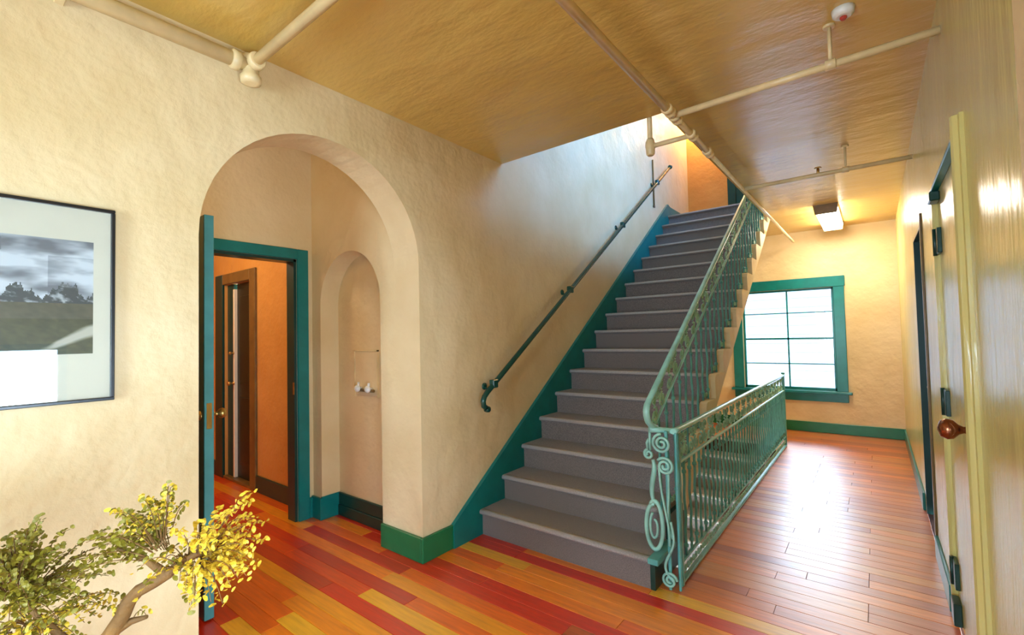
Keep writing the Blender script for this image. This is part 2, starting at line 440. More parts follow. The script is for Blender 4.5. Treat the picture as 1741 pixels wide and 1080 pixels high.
w = MB(); w.bbox(OX1 + 0.13, XD - 0.12, YO - 0.022, YO, 0, 0.16, 0.004); w.bbox(-7.5, OX0 - 0.2, YO - 0.022, YO, 0, 0.16, 0.004)
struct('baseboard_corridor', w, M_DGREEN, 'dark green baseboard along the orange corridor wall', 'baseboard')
w = MB(); w.bbox(XL, XR, YF - 0.02, YF, 0, 0.145, 0.004)
struct('baseboard_far', w, M_GREEN, 'green baseboard under the far window', 'baseboard')
w = MB(); w.bbox(XR - 0.018, XR, FD1 + 0.06, YF - 0.02, 0, 0.14, 0.004); w.bbox(XR - 0.018, XR, ND1 + 0.05, FD0 - 0.06, 0, 0.14, 0.004); w.bbox(XR - 0.018, XR, YB, ND0 - 0.08, 0, 0.14, 0.004)
struct('baseboard_right', w, M_TEAL, 'teal baseboard pieces along the glossy right wall', 'baseboard')

# ------------------------------------------------------------------ staircases
def step_profile(k, back):
    y = S0 + (k - 1) * GO; z = k * RIS; b = (k - 1) * RIS; r = 0.018
    nose = [(y + r + r * math.cos(a), z - r + r * math.sin(a)) for a in [PI / 2 + PI * i / 6 for i in range(7)]]
    return [(y + 0.035, b), (y + back, b), (y + back, z)] + nose + [(y + 0.035, z - 2 * r - 0.004)]
def staircase(label, dz):
    t = thing('staircase', label, 'staircase', (-1.75, S0, dz))
    for k in range(1, NS + 1):
        back = GO + 0.035 if k < NS else (YF - 0.01 - (S0 + 16 * GO) if dz == 0 else 0.10)
        mb = MB().prism(step_profile(k, back), 'x', XL + 0.03, XS)
        mb.v = [(x, y, z + dz) for x, y, z in mb.v]
        o = part(t, 'step', mb, M_CARPET)
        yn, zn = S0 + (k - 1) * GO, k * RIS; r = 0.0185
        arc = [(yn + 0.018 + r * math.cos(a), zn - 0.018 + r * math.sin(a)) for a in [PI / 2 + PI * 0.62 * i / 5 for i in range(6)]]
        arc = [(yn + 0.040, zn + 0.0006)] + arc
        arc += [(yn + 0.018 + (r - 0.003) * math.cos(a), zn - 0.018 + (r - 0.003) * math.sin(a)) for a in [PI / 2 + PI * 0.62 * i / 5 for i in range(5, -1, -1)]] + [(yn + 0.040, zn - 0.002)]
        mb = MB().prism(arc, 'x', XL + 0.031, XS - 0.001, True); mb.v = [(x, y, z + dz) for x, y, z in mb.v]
        sub(o, t, 'nosing_highlight', mb, M_NOSE)
    # plaster cheek with a saw-tooth top, and sloping soffit
    top = []
    for k in range(3, NS + 1):
        y = S0 + (k - 1) * GO
        top += [(y + 0.005, (k - 1) * RIS - 0.004), (y - 0.004, k * RIS - 0.05), (y + 0.012, k * RIS - 0.016), (y + 0.04, k * RIS - 0.004)]
    ye = YT + 0.12
    lo = lambda y: 0.192 + 0.708 * (y - S0) - 0.27
    poly = top + [(ye, NS * RIS - 0.004), (ye, lo(ye)), (3.17, lo(3.17)), (3.17, max(0.0, lo(3.17)) - 0.01), (S0 + 2 * GO + 0.005, 0.0)]
    poly = top + [(ye, NS * RIS - 0.004), (ye, lo(ye)), (S0 + 2 * GO + 0.005, lo(S0 + 2 * GO))]
    mb = MB().prism(poly, 'x', XS + 0.001, XS + 0.055); mb.v = [(x, y, z + dz) for x, y, z in mb.v]
    part(t, 'stringer', mb, M_WALL, label='cream plaster stringer with stepped top edge')
    pl = [(S0 + 0.3, 0.0), (YT + 0.05, 16 * RIS - 0.02), (YT + 0.05, lo(YT + 0.05)), (S0 + 0.46, lo(S0 + 0.46))]
    mb = MB().prism(pl, 'x', XL + 0.005, XS); mb.v = [(x, y, z + dz) for x, y, z in mb.v]
    part(t, 'soffit', mb, M_WALL)
    if dz == 0:
        y2 = S0 + 2 * GO + 0.03
        mb = MB().prism([(S0 + 0.03, 0), (y2, 0), (y2, 2 * RIS - 0.03), (S0 + GO + 0.03, 2 * RIS - 0.03), (S0 + GO + 0.03, RIS - 0.03), (S0 + 0.03, RIS - 0.03)], 'x', XS + 0.001, XS + 0.03)
        part(t, 'side_panel', mb, M_DGREEN, label='dark green end of the lowest steps')
        mb = MB().bbox(XS, XS + 0.065, S0 - 0.01, S0 + GO + 0.03, RIS - 0.03, RIS + 0.004, 0.005)
        part(t, 'tread_cap', mb, M_RAILD, label='teal cap on the end of the bottom tread')
    return t
staircase('grey carpeted staircase climbing beside the arched wall', 0.0)
staircase('carpeted lower flight going down behind the level iron railing', -NS * RIS)

# ------------------------------------------------------------------ iron railings
def spiral(cx, cz, r0, r1, a0, turns, n=22):            # 2D spiral, r0 outside to r1 inside
    return [(cx + (r0 + (r1 - r0) * i / n) * math.cos(a0 + turns * 2 * PI * i / n), cz + (r0 + (r1 - r0) * i / n) * math.sin(a0 + turns * 2 * PI * i / n)) for i in range(n + 1)]
def in_yz(pts, x=0, shear=0.0): return [(x, a, b + shear * a) for a, b in pts]
def scroll_mesh(h, wdt, shear):                           # two facing C scrolls with a ring between, one frieze bay
    mb = MB(); rt = 0.0062
    for s in (-1, 1):
        lo = spiral(s * wdt * 0.25, h * 0.28, h * 0.26, h * 0.05, PI / 2 if s < 0 else PI / 2, 1.45 * s, 26)
        hi = spiral(s * wdt * 0.25, h * 0.80, h * 0.17, h * 0.04, -PI / 2, -1.4 * s, 22)
        mb.tube(in_yz(lo, 0, shear), rt, 5, up=(1, 0, 0)); mb.tube(in_yz(hi, 0, shear), rt * 0.9, 5, up=(1, 0, 0))
    mb.tube(in_yz([(0.020 * math.cos(q), h * 0.72 + 0.026 * math.sin(q)) for q in [2 * PI * i / 14 for i in range(15)]], 0, shear), 0.005, 5, up=(1, 0, 0))
    return mb.mesh('scroll', M_RAIL)
def baluster_mesh(h):                                     # hammered bar with a twisted belly, knots and a foot
    n = 20; pts = []; rr = []
    for i in range(n + 1):
        f = i / n; a = f * 5 * PI
        wv = 0.0035 * math.sin(PI * max(0, min(1, (f - 0.1) / 0.8)))
        pts.append((wv * math.cos(a), wv * math.sin(a), h * f)); rr.append(0.0085)
    mb = MB().tube(pts, rr, 6)
    for z in (0.10 * h, 0.88 * h):
        mb.lathe([(0.007, -0.016), (0.014, -0.006), (0.014, 0.006), (0.007, 0.016)], (0, 0, z), (0, 0, 1), 8)
    return mb.mesh('baluster', M_RAILD)
def foot_scroll_mesh(h, wdt, shear=0.0):
    mb = MB()
    for s in (-1, 1):
        mb.tube(in_yz(spiral(s * wdt * 0.23, h * 0.5, wdt * 0.23, wdt * 0.05, PI if s > 0 else 0, 1.3 * s, 16), 0, shear), 0.005, 5, up=(1, 0, 0))
    return mb.mesh('foot_scroll', M_RAIL)

XB = -0.9575; FY0, FY1 = 2.80, 6.86; RZ = 0.915
t = thing('iron_railing', 'level teal wrought-iron railing guarding the stairwell beside the hall floor', 'railing', (XB, FY0, 0))
mb = MB().tube([(XB, FY0 - 0.06, RZ)] + [(XB, FY0 + (FY1 - FY0) * i / 6, RZ) for i in range(7)], 0.016, 10, sq=1.3)
part(t, 'handrail', mb, M_RAIL)
part(t, 'rail_bar', MB().bbox(XB - 0.011, XB + 0.011, FY0, FY1, 0.712, 0.726, 0.003), M_RAIL)
part(t, 'rail_bar', MB().bbox(XB - 0.011, XB + 0.011, FY0, FY1, 0.128, 0.142, 0.003), M_RAILD)
part(t, 'rail_bar', MB().bbox(XB - 0.014, XB + 0.014, FY0, FY1, 0.012, 0.030, 0.003), M_RAILD)
NB = 39; sp = (FY1 - FY0) / NB
bm_ = baluster_mesh(0.572); sm_ = scroll_mesh(0.172, 2 * sp, 0.0); fm_ = foot_scroll_mesh(0.095, sp)
for i in range(1, NB): link('baluster', bm_, t, (0, sp * i, 0.141))
for i in range(NB):
    if i % 2 == 0 and i < NB - 1: link('scroll', sm_, t, (0, sp * (i + 1), 0.727))
    link('foot_scroll', fm_, t, (0, sp * (i + 0.5), 0.031))
part(t, 'end_post', MB().bbox(XB - 0.016, XB + 0.016, FY1 - 0.016, FY1 + 0.016, 0.0, 0.93, 0.004).lathe([(0.02, 0), (0.024, 0.01), (0.016, 0.022)], (XB, FY1, 0.93)), M_RAILD)
part(t, 'start_post', MB().bbox(XB - 0.015, XB + 0.015, FY0 - 0.015, FY0 + 0.015, 0.0, 0.90, 0.004), M_RAILD)
for f in (0.33, 0.66):
    part(t, 'rail_foot', MB().bbox(XB - 0.012, XB + 0.012, FY0 + f * (FY1 - FY0) - 0.012, FY0 + f * (FY1 - FY0) + 0.012, 0.0, 0.014, 0.003), M_RAILD)

# sloping railing
XQ = XS + 0.012; SL = 0.645; HY0, HZ0 = 2.66, 1.075
hz = lambda y: HZ0 + SL * (y - HY0)
t = thing('stair_railing', 'sloping teal wrought-iron railing climbing the open side of the carpeted stairs', 'railing', (XQ, HY0, 0))
HYE = YT + 0.02
curl = [(XQ + 0.02, 2.735, 0.93), (XQ + 0.006, 2.70, 0.945), (XQ, 2.665, 0.975), (XQ, 2.645, 1.01), (XQ, 2.642, 1.04), (XQ, 2.655, 1.072)]
mb = MB().tube(curl + [(XQ, HY0 + (HYE - HY0) * i / 10, hz(HY0 + (HYE - HY0) * i / 10)) for i in range(1, 11)], 0.017, 10, sq=1.3)
part(t, 'handrail', mb, M_RAIL)
FH = 0.19
mb = MB().tube([(XQ, 2.74, hz(2.74) - FH - 0.015), (XQ, HYE, hz(HYE) - FH - 0.015)], 0.009, 6); part(t, 'rail_bar', mb, M_RAIL)
sp2 = GO / 2; sm2 = scroll_mesh(0.172, 2 * sp2, SL)
foot2 = foot_scroll_mesh(0.07, 0.10, 0.0)
k = 0; bal_cache = {}
for k in range(1, NS):
    for j in (0, 1):
        y = S0 + (k - 1) * GO + 0.075 + j * sp2
        if y < 2.74 or y > HYE: continue
        z0 = k * RIS; h = hz(y) - FH - 0.02 - z0; key = round(h, 2)
        if key not in bal_cache: bal_cache[key] = baluster_mesh(key)
        link('baluster', bal_cache[key], t, (0, y - HY0, z0))
        if j == 1: link('scroll', sm2, t, (0, y - HY0, hz(y) - FH - 0.005))
        if j == 0: link('foot_scroll', foot2, t, (0, y - HY0 + 0.068, z0 + 0.004))

# scrolled newel that joins both railings
t = thing('scrolled_newel', 'pale green iron scroll newel at the foot of the stairs', 'newel post', (-1.03, 2.72, 0))
YN = 2.70
def inx(pts, y=YN): return [(a, y, b) for a, b in pts]
def bez(p0, p1, p2, p3, n=14):
    return [tuple(p0[i] * (1 - q) ** 3 + 3 * p1[i] * q * (1 - q) ** 2 + 3 * p2[i] * q * q * (1 - q) + p3[i] * q ** 3 for i in (0, 1)) for q in [j / n for j in range(n + 1)]]
part(t, 'top_rail', MB().tube([(-1.085, 2.69, 0.925), (-1.03, 2.735, 0.918), (-0.985, 2.765, 0.912), (XB, 2.80, RZ)], 0.018, 8), M_RAIL)
part(t, 'spiral', MB().tube(inx(spiral(-1.015, 0.845, 0.058, 0.010, PI / 2, 2.1, 36)), 0.0085, 6, up=(0, 1, 0)), M_RAIL)
part(t, 'spiral', MB().tube(inx(spiral(-1.000, 0.715, 0.052, 0.010, PI * 0.8, -2.0, 34)), 0.0085, 6, up=(0, 1, 0)), M_RAIL)
part(t, 'panel_bar', MB().tube([(-1.085, YN, 0.92), (-1.085, YN, 0.80)], 0.009, 6).tube([(-1.092, YN, 0.865), (-1.105, YN, 0.84), (-1.10, YN, 0.81)], 0.009, 6), M_RAIL)
part(t, 'curl', MB().tube(inx(spiral(-1.095, 0.775, 0.030, 0.008, PI / 2, 1.4, 20)), 0.009, 6, up=(0, 1, 0)), M_RAIL)
s_curve = bez((-1.070, 0.745), (-1.045, 0.66), (-1.105, 0.60), (-1.072, 0.49))
part(t, 'scroll_stem', MB().tube(inx(s_curve), [0.010 + 0.006 * math.sin(PI * i / 14) for i in range(15)], 7, up=(0, 1, 0)), M_RAIL)
oval = [(-1.073 + 0.050 * math.cos(a), 0.352 + 0.132 * math.sin(a)) for a in [PI * 0.45 + 2.35 * PI * i / 40 for i in range(41)]]
oval = [(x + 0.022 * max(0, (i - 28) / 12), z + 0.05 * max(0, (i - 28) / 12) ** 2) for i, (x, z) in enumerate(oval)]
part(t, 'large_scroll', MB().tube(inx(oval), 0.0125, 7, up=(0, 1, 0)), M_RAIL)
part(t, 'inner_scroll', MB().tube(inx([(-1.073 + (0.028 - 0.0005 * i) * math.cos(PI * .6 + 2 * PI * i / 26), 0.350 + (0.085 - 0.0018 * i) * math.sin(PI * .6 + 2 * PI * i / 26)) for i in range(26)]), 0.008, 6, up=(0, 1, 0)), M_RAIL)
part(t, 'long_bar', MB().tube(inx(bez((-1.035, 0.70), (-1.03, 0.5), (-0.98, 0.42), (-0.985, 0.26))), 0.0075, 6).tube(inx(bez((-0.985, 0.70), (-0.975, 0.5), (-1.02, 0.40), (-0.97, 0.30)), YN + 0.01), 0.007, 6), M_RAIL)
part(t, 'bracket_bar', MB().tube(inx(bez((-0.975, 0.40), (-0.955, 0.30), (-0.955, 0.28), (-0.985, 0.215))), 0.0075, 6).tube(inx(bez((-0.985, 0.215), (-1.035, 0.13), (-1.02, 0.10), (-0.962, 0.055))), 0.008, 6), M_RAIL)
part(t, 'foot_spiral', MB().tube(inx(spiral(-0.993, 0.060, 0.046, 0.008, 0.2, 1.9, 30)), 0.008, 6, up=(0, 1, 0)), M_RAIL)
part(t, 'post', MB().bbox(-1.003, -0.985, YN + 0.012, YN + 0.028, 0.0, 0.92, 0.003).bbox(-0.95, -0.936, YN + 0.03, YN + 0.044, 0.0, 0.91, 0.003), M_RAILD)

# wall handrail
XW = XL + 0.085
t = thing('wall_handrail', 'dark green round handrail bracketed to the plaster wall above the stairs', 'handrail', (XW, 2.66, 1.0))
wz = lambda y: 1.075 + 0.6815 * (y - 2.68)
mb = MB().tube([(XW, 2.665, 0.955), (XW, 2.635, 0.975), (XW, 2.630, 1.01), (XW, 2.645, 1.045), (XW, 2.68, wz(2.68))] + [(XW, y, wz(y)) for y in (3.5, 4.5, 5.5, 6.3, 6.95)], 0.021, 10)
part(t, 'rail', mb, M_HRAIL)
part(t, 'end_knob', MB().lathe([(0.005, -0.03), (0.03, -0.02), (0.034, 0), (0.03, 0.02), (0.005, 0.03)], (XW, 6.97, wz(6.97)), (0, 1, 0.68)), M_HRAIL)
part(t, 'end_curl', MB().lathe([(0.005, -0.022), (0.022, -0.018), (0.024, 0), (0.022, 0.018), (0.005, 0.022)], (XW, 2.675, 0.945), (1, 0, 0)), M_HRAIL)
for y in (2.76, 3.95, 5.22, 6.42):
    b = part(t, 'bracket', MB().tube([(XL + 0.004, y - 0.02, wz(y) - 0.02), (XL + 0.04, y - 0.02, wz(y) - 0.06), (XW, y, wz(y) - 0.02)], 0.010, 7).lathe([(0.028, 0), (0.028, 0.006), (0.016, 0.012)], (XL, y - 0.02, wz(y) - 0.02), (1, 0, 0)).bbox(XW - 0.026, XW + 0.022, y - 0.03, y + 0.03, wz(y) - 0.03, wz(y) + 0.035, 0.006), M_HRAIL)
mb = MB().tube([(XL + 0.012, 6.46, 3.30), (XL + 0.012, 6.46, 3.98)], 0.011, 7).bbox(XL, XL + 0.022, 6.44, 6.48, 3.29, 3.32, 0.003)
mb.build('thin_conduit', M_OLIVE, label='thin vertical conduit on the stair wall near the top of the handrail', cat='conduit')

# ------------------------------------------------------------------ far window
t = thing('window_1', 'teal framed eight-pane window at the end of the hall', 'window', (-1.06, YF, 0.45), kind='structure')
part(t, 'casing', MB().bbox(WX0 - 0.14, WX0, YF - 0.03, YF, 0.60, 2.105, 0.005), M_TEAL)
part(t, 'casing', MB().bbox(WX1, WX1 + 0.13, YF - 0.03, YF, 0.60, 2.105, 0.005), M_TEAL)
part(t, 'casing', MB().bbox(WX0 - 0.15, WX1 + 0.14, YF - 0.034, YF, 2.105, 2.255, 0.005), M_TEAL)
part(t, 'sill', MB().bbox(WX0 - 0.18, WX1 + 0.175, YF - 0.075, YF + 0.05, 0.565, 0.602, 0.006), M_TEAL)
part(t, 'apron', MB().bbox(WX0 - 0.14, WX1 + 0.13, YF - 0.028, YF, 0.45, 0.565, 0.005), M_TEAL)
YG = YF + 0.075; zs = [0.602, 0.985, 1.363, 1.751, 2.105]; xm = -1.045
for x0, x1, z0, z1 in ((WX0, WX0 + 0.028, 0.602, 2.105), (WX1 - 0.028, WX1, 0.602, 2.105), (WX0, WX1, 0.602, 0.640), (WX0, WX1, 2.078, 2.105)):
    part(t, 'sash_frame', MB().box(x0, x1, YG - 0.02, YG + 0.02, z0, z1), M_TEAL)
part(t, 'muntin', MB().box(xm - 0.010, xm + 0.010, YG - 0.014, YG + 0.014, 0.64, 2.08), M_TEAL)
for z, hh in ((zs[1], 0.008), (zs[2], 0.014), (zs[3], 0.008)):
    part(t, 'muntin', MB().box(WX0 + 0.028, WX1 - 0.028, YG - 0.014, YG + 0.014, z - hh, z + hh), M_TEAL)
for a, b in ((WX0 + 0.028, xm - 0.01), (xm + 0.01, WX1 - 0.028)):
    for z0, z1 in zip(zs[:-1], zs[1:]):
        part(t, 'pane', MB().box(a, b, YG - 0.002, YG + 0.002, z0 + 0.008, z1 - 0.008), M_GLASS)
portal('far_window_portal', (-1.06, YF + 0.16, 1.35), (PI / 2, 0, PI), 1.2, 1.5)

# neighbouring house seen through it
M_SIDING = paint('pale_siding_paint', srgb(78, 81, 94), 0.7, 0.03)
t = thing('neighbour_house', 'pale clapboard house beyond the window glass', 'building', (-1.5, 12.0, -3.3))
part(t, 'wall', MB().box(-7, 3.0, 12.02, 12.3, -3.3, 2.55), M_SIDING)
bmesh_ = MB().prism([(0, 0), (-0.03, 0.0), (-0.006, 0.20), (0, 0.20)], 'x', -5, 5).mesh('clapboard', M_SIDING)
# profile is given as (y, z)
for i in range(18): link('clapboard', bmesh_, t, (-0.5, 0.02, 2.3 + 0.2 * i))
part(t, 'roof_eave', MB().bbox(-7.1, 3.1, 11.7, 12.4, 2.55, 2.65, 0.01), M_WHITE)

# ------------------------------------------------------------------ unseen windows added to light the hall and stairs
def plain_window(name, label, axis, f, a0, a1, z0, z1, mat=M_TEAL, nm=2, glass=None):
    t = thing(name, label, 'window', ((f, (a0 + a1) / 2, z0) if axis == 'x' else ((a0 + a1) / 2, f, z0)), kind='structure')
    B = (lambda u0, u1, w0, w1, za, zb: MB().box(w0, w1, u0, u1, za, zb)) if axis == 'x' else (lambda u0, u1, w0, w1, za, zb: MB().box(u0, u1, w0, w1, za, zb))
    for u0, u1, za, zb in ((a0, a0 + .05, z0, z1), (a1 - .05, a1, z0, z1), (a0, a1, z0, z0 + .05), (a0, a1, z1 - .05, z1)):
        part(t, 'frame', B(u0, u1, f - .02, f + .02, za, zb), mat)
    for i in range(1, nm + 1):
        u = a0 + (a1 - a0) * i / (nm + 1); part(t, 'muntin', B(u - .012, u + .012, f - .015, f + .015, z0 + .05, z1 - .05), mat)
    part(t, 'pane', B(a0 + .05, a1 - .05, f - .002, f + .002, z0 + .05, z1 - .05), glass or M_GLASS)
    return t
plain_window('added_low_window', 'low wide window added for light in the glossy right wall beside the viewer', 'x', XR + 0.10, LW0, LW1, LZ0, LZ1)  # added for daylight, sized to its reflection in the picture glass
portal('low_window_portal', (XR + 0.17, (LW0 + LW1) / 2, (LZ0 + LZ1) / 2), (0, PI / 2, 0), LZ1 - LZ0, LW1 - LW0)
plain_window('added_upper_window', 'upstairs window added across from the stairwell, tinted blue to cool its light', 'x', XR + 0.10, UW0, UW1, UZ0, UZ1, glass=m_glass('blue_light_tint_glass', (0.50, 0.72, 1.0, 1)))  # added window; blue glass colours the light on the stair wall
portal('upper_window_portal', (XR + 0.17, (UW0 + UW1) / 2, (UZ0 + UZ1) / 2), (0, PI / 2, 0), UZ1 - UZ0, UW1 - UW0)
plain_window('added_rear_window', 'broad window added for light in the wall behind the viewer', 'y', YB - 0.08, RX0, RX1, RZ0, RZ1)  # added to bring daylight in from behind the viewer
portal('rear_window_portal', ((RX0 + RX1) / 2, YB - 0.15, (RZ0 + RZ1) / 2), (PI / 2, 0, 0), RX1 - RX0, RZ1 - RZ0)

# ------------------------------------------------------------------ doors
def knob(mb, o, ax, s=1.0):
    return mb.lathe([(0.027 * s, 0), (0.027 * s, 0.005 * s), (0.012 * s, 0.010 * s), (0.009 * s, 0.030 * s), (0.014 * s, 0.040 * s), (0.027 * s, 0.052 * s), (0.029 * s, 0.064 * s), (0.022 * s, 0.078 * s), (0.004 * s, 0.084 * s)], o, ax, 16)
# open teal door behind the arch, leaf swung toward the hall
t = thing('door_1', 'teal door standing open edge-on inside the arch, with teal casing behind', 'door', (XD, 0.98, 0), kind='structure')
LX = -2.876
leaf = part(t, 'leaf', MB().bbox(XD + 0.01, LX - 0.004, 0.955, 1.003, 0.012, 2.205, 0.003), M_DGREEN)  # dark green puts the shade on the leaf face into its colour
sub(leaf, t, 'lit_leaf_edge', MB().bbox(LX - 0.004, LX, 0.957, 1.003, 0.012, 2.205, 0.001), M_DEDGE, label='lit teal edge of the door, coloured paler than its shaded face')
sub(leaf, t, 'latch_plate', MB().bbox(LX - 0.001, LX + 0.002, 0.967, 0.993, 1.03, 1.17, 0.0005), M_BRASS)
sub(leaf, t, 'knob', knob(MB(), (LX - 0.06, 1.003, 1.10), (0, 1, 0)), M_BRASS)
sub(leaf, t, 'knob', knob(MB(), (LX - 0.06, 0.957, 1.10), (0, -1, 0)), M_BRASS)
CW = 0.095
part(t, 'casing', MB().bbox(XD, XD + 0.025, DY1, DY1 + CW, 0, 2.27, 0.004), M_TEAL)
part(t, 'casing', MB().bbox(XD, XD + 0.025, DY0 - CW + 0.06, DY0, 0, 2.27, 0.004), M_TEAL)
part(t, 'casing', MB().bbox(XD, XD + 0.027, DY0, DY1, DZ, 2.27, 0.004), M_TEAL)
part(t, 'jamb', MB().box(XD - 0.12, XD, DY1 - 0.022, DY1, 0, DZ).box(XD - 0.12, XD, DY0, DY0 + 0.022, 0, DZ).box(XD - 0.12, XD, DY0, DY1, DZ - 0.022, DZ), M_DGREEN)
part(t, 'strike_plate', MB().bbox(XD - 0.02, XD + 0.0, DY1 - 0.025, DY1 - 0.020, 1.05, 1.15, 0.0005), M_BRASS)
# dark door in the orange corridor wall
t = thing('door_2', 'dark olive door with brown casing in the orange corridor wall', 'door', ((OX0 + OX1) / 2, YO, 0), kind='structure')
part(t, 'casing', MB().bbox(OX1, OX1 + 0.13, YO - 0.025, YO, 0, 2.255, 0.005), M_OLIVE)
part(t, 'casing', MB().bbox(OX0 - 0.2, OX0, YO - 0.025, YO, 0, 2.255, 0.005), M_DGREEN)
part(t, 'casing', MB().bbox(OX0, OX1, YO - 0.025, YO, OZ, 2.255, 0.005), M_OLIVE)
part(t, 'side_panel', MB().bbox(OX0, -5.57, YO + 0.03, YO + 0.07, 0, OZ, 0.003), M_DGREEN)  # dark board stands in for the dark gap beside the leaf
leaf = part(t, 'leaf', MB().bbox(-5.535, OX1, YO + 0.05, YO + 0.09, 0.03, OZ, 0.003), M_DOORG)
sub(leaf, t, 'lit_leaf_edge', MB().bbox(-5.57, -5.535, YO + 0.02, YO + 0.09, 0.03, OZ - 0.06, 0.003), M_MAT)  # pale strip paints in the light at the leaf's free edge
sub(leaf, t, 'leaf_panel', MB().bbox(-5.46, -5.14, YO + 0.042, YO + 0.052, 1.05, 2.0, 0.004), M_DOORG)
sub(leaf, t, 'leaf_panel', MB().bbox(-5.46, -5.14, YO + 0.042, YO + 0.052, 0.2, 0.9, 0.004), M_DOORG)
sub(leaf, t, 'knob', knob(MB(), (-5.55, YO + 0.02, 1.05), (0, -1, 0), 0.8), M_BRASS)
sub(leaf, t, 'bolt_knob', knob(MB(), (-5.55, YO + 0.02, 1.38), (0, -1, 0), 0.6), M_BRASS)
part(t, 'threshold', MB().bbox(OX0, OX1, YO - 0.02, YO + 0.12, 0, 0.03, 0.004), M_OLIVE)
# near door on the right
t = thing('door_3', 'glossy cream painted door with a bronze knob and dark green hinges', 'door', (XR, (ND0 + ND1) / 2, 0), kind='structure')
leaf = part(t, 'leaf', MB().bbox(XR + 0.012, XR + 0.055, ND0 + 0.004, ND1 - 0.004, 0.012, NDZ - 0.004, 0.003), M_RWALL)
sub(leaf, t, 'knob', knob(MB(), (XR + 0.012, ND0 + 0.065, 1.115), (-1, 0, 0), 1.35), M_BRONZE)
for z in (0.25, 1.11, 1.94):
    part(t, 'hinge', MB().bbox(XR - 0.006, XR + 0.013, ND1 - 0.11, ND1 + 0.03, z - 0.065, z + 0.065, 0.003).tube([(XR - 0.008, ND1 - 0.02, z - 0.07), (XR - 0.008, ND1 - 0.02, z + 0.07)], 0.009, 8), M_DGREEN)
part(t, 'door_stop', MB().bbox(XR - 0.02, XR + 0.012, ND1 - 0.14, ND1 - 0.03, 0.02, 0.13, 0.004), M_DGREEN)
cas = [(0, 0), (0, 0.14), (-0.012, 0.14), (-0.014, 0.10), (-0.026, 0.09), (-0.034, 0.065), (-0.028, 0.045), (-0.014, 0.035), (-0.012, 0.0)]
part(t, 'casing', MB().prism([(XR + a, ND0 - 0.075 + b * 0.53) for a, b in cas], 'z', 0, 2.25), M_RWALL)
part(t, 'casing', MB().prism([(XR + a, ND1 + 0.06 - b * 0.4) for a, b in [(0, 0), (0, .14), (-.012, .14), (-.012, 0)]], 'z', 0, 2.25), M_RWALL)
part(t, 'head_casing', MB().bbox(XR - 0.014, XR, ND0, ND1, NDZ, 2.25, 0.004), M_RWALL)
part(t, 'head_bead', MB().bbox(XR - 0.02, XR + 0.012, ND0, ND1 + 0.01, NDZ - 0.012, NDZ + 0.004, 0.003), M_TEAL)
part(t, 'closer_arm', MB().bbox(XR - 0.03, XR + 0.012, ND1 - 0.13, ND1 - 0.02, NDZ - 0.07, NDZ - 0.02, 0.006), M_DGREEN)
w = MB().bbox(XR - 0.022, XR, 1.28, 1.40, 0, ZC, 0.006)
struct('trim_2', w, M_WALL, 'pale upright trim board on the glossy wall at the right edge', 'trim')
# far recessed door on the right
t = thing('door_4', 'dark green door in the right wall near the far window', 'door', (XR, (FD0 + FD1) / 2, 0), kind='structure')
part(t, 'leaf', MB().bbox(XR + 0.11, XR + 0.15, FD0, FD1, 0.01, FDZ, 0.003), M_DGREEN)
part(t, 'jamb', MB().box(XR, XR + 0.17, FD1 - 0.02, FD1, 0, FDZ).box(XR, XR + 0.17, FD0, FD0 + 0.02, 0, FDZ).box(XR, XR + 0.17, FD0, FD1, FDZ - 0.02, FDZ), M_DGREEN)
part(t, 'casing', MB().bbox(XR - 0.012, XR, FD0 - 0.05, FD0, 0, FDZ + 0.05, 0.003), M_OLIVE)
part(t, 'knob', knob(MB(), (XR + 0.11, FD1 - 0.09, 1.02), (-1, 0, 0), 0.9), M_BRASS)
# upstairs doorway
t = thing('door_5', 'dark green door casing on the upper landing above the railing', 'door', (-1.3, YF, ZU), kind='structure')
part(t, 'casing', MB().bbox(-1.80, -1.68, YF - 0.03, YF, ZU, 5.4, 0.004), M_DGREEN)
part(t, 'leaf', MB().bbox(-1.68, -0.85, YF - 0.015, YF, ZU, 5.3, 0.004), M_DGREEN)

# ------------------------------------------------------------------ niche fittings
t = thing('wall_panel', 'small access panel with two white valve stubs at the back of the niche', 'panel', (-3.28, YC + 0.165, 1.03))
yb = YC + 0.165
part(t, 'plate', MB().bbox(-3.43, -3.13, yb - 0.012, yb, 1.04, 1.40, 0.004), M_WALL)
part(t, 'rim', MB().box(-3.44, -3.43, yb - 0.016, yb, 1.03, 1.41).box(-3.13, -3.12, yb - 0.016, yb, 1.03, 1.41).box(-3.44, -3.12, yb - 0.016, yb, 1.40, 1.41), M_PIPE)
part(t, 'pipe_stub', MB().tube([(-3.40, yb - 0.03, 1.085), (-3.15, yb - 0.03, 1.085)], 0.012, 8), M_OLIVE)
for x in (-3.34, -3.20):
    part(t, 'valve', MB().lathe([(0.012, 0), (0.014, 0.02), (0.026, 0.03), (0.03, 0.045), (0.018, 0.06), (0.006, 0.064)], (x, yb - 0.012, 1.10), (0, -1, 0), 12).tube([(x, yb - 0.045, 1.10), (x + 0.012, yb - 0.05, 1.15)], 0.010, 7), M_WHITE)

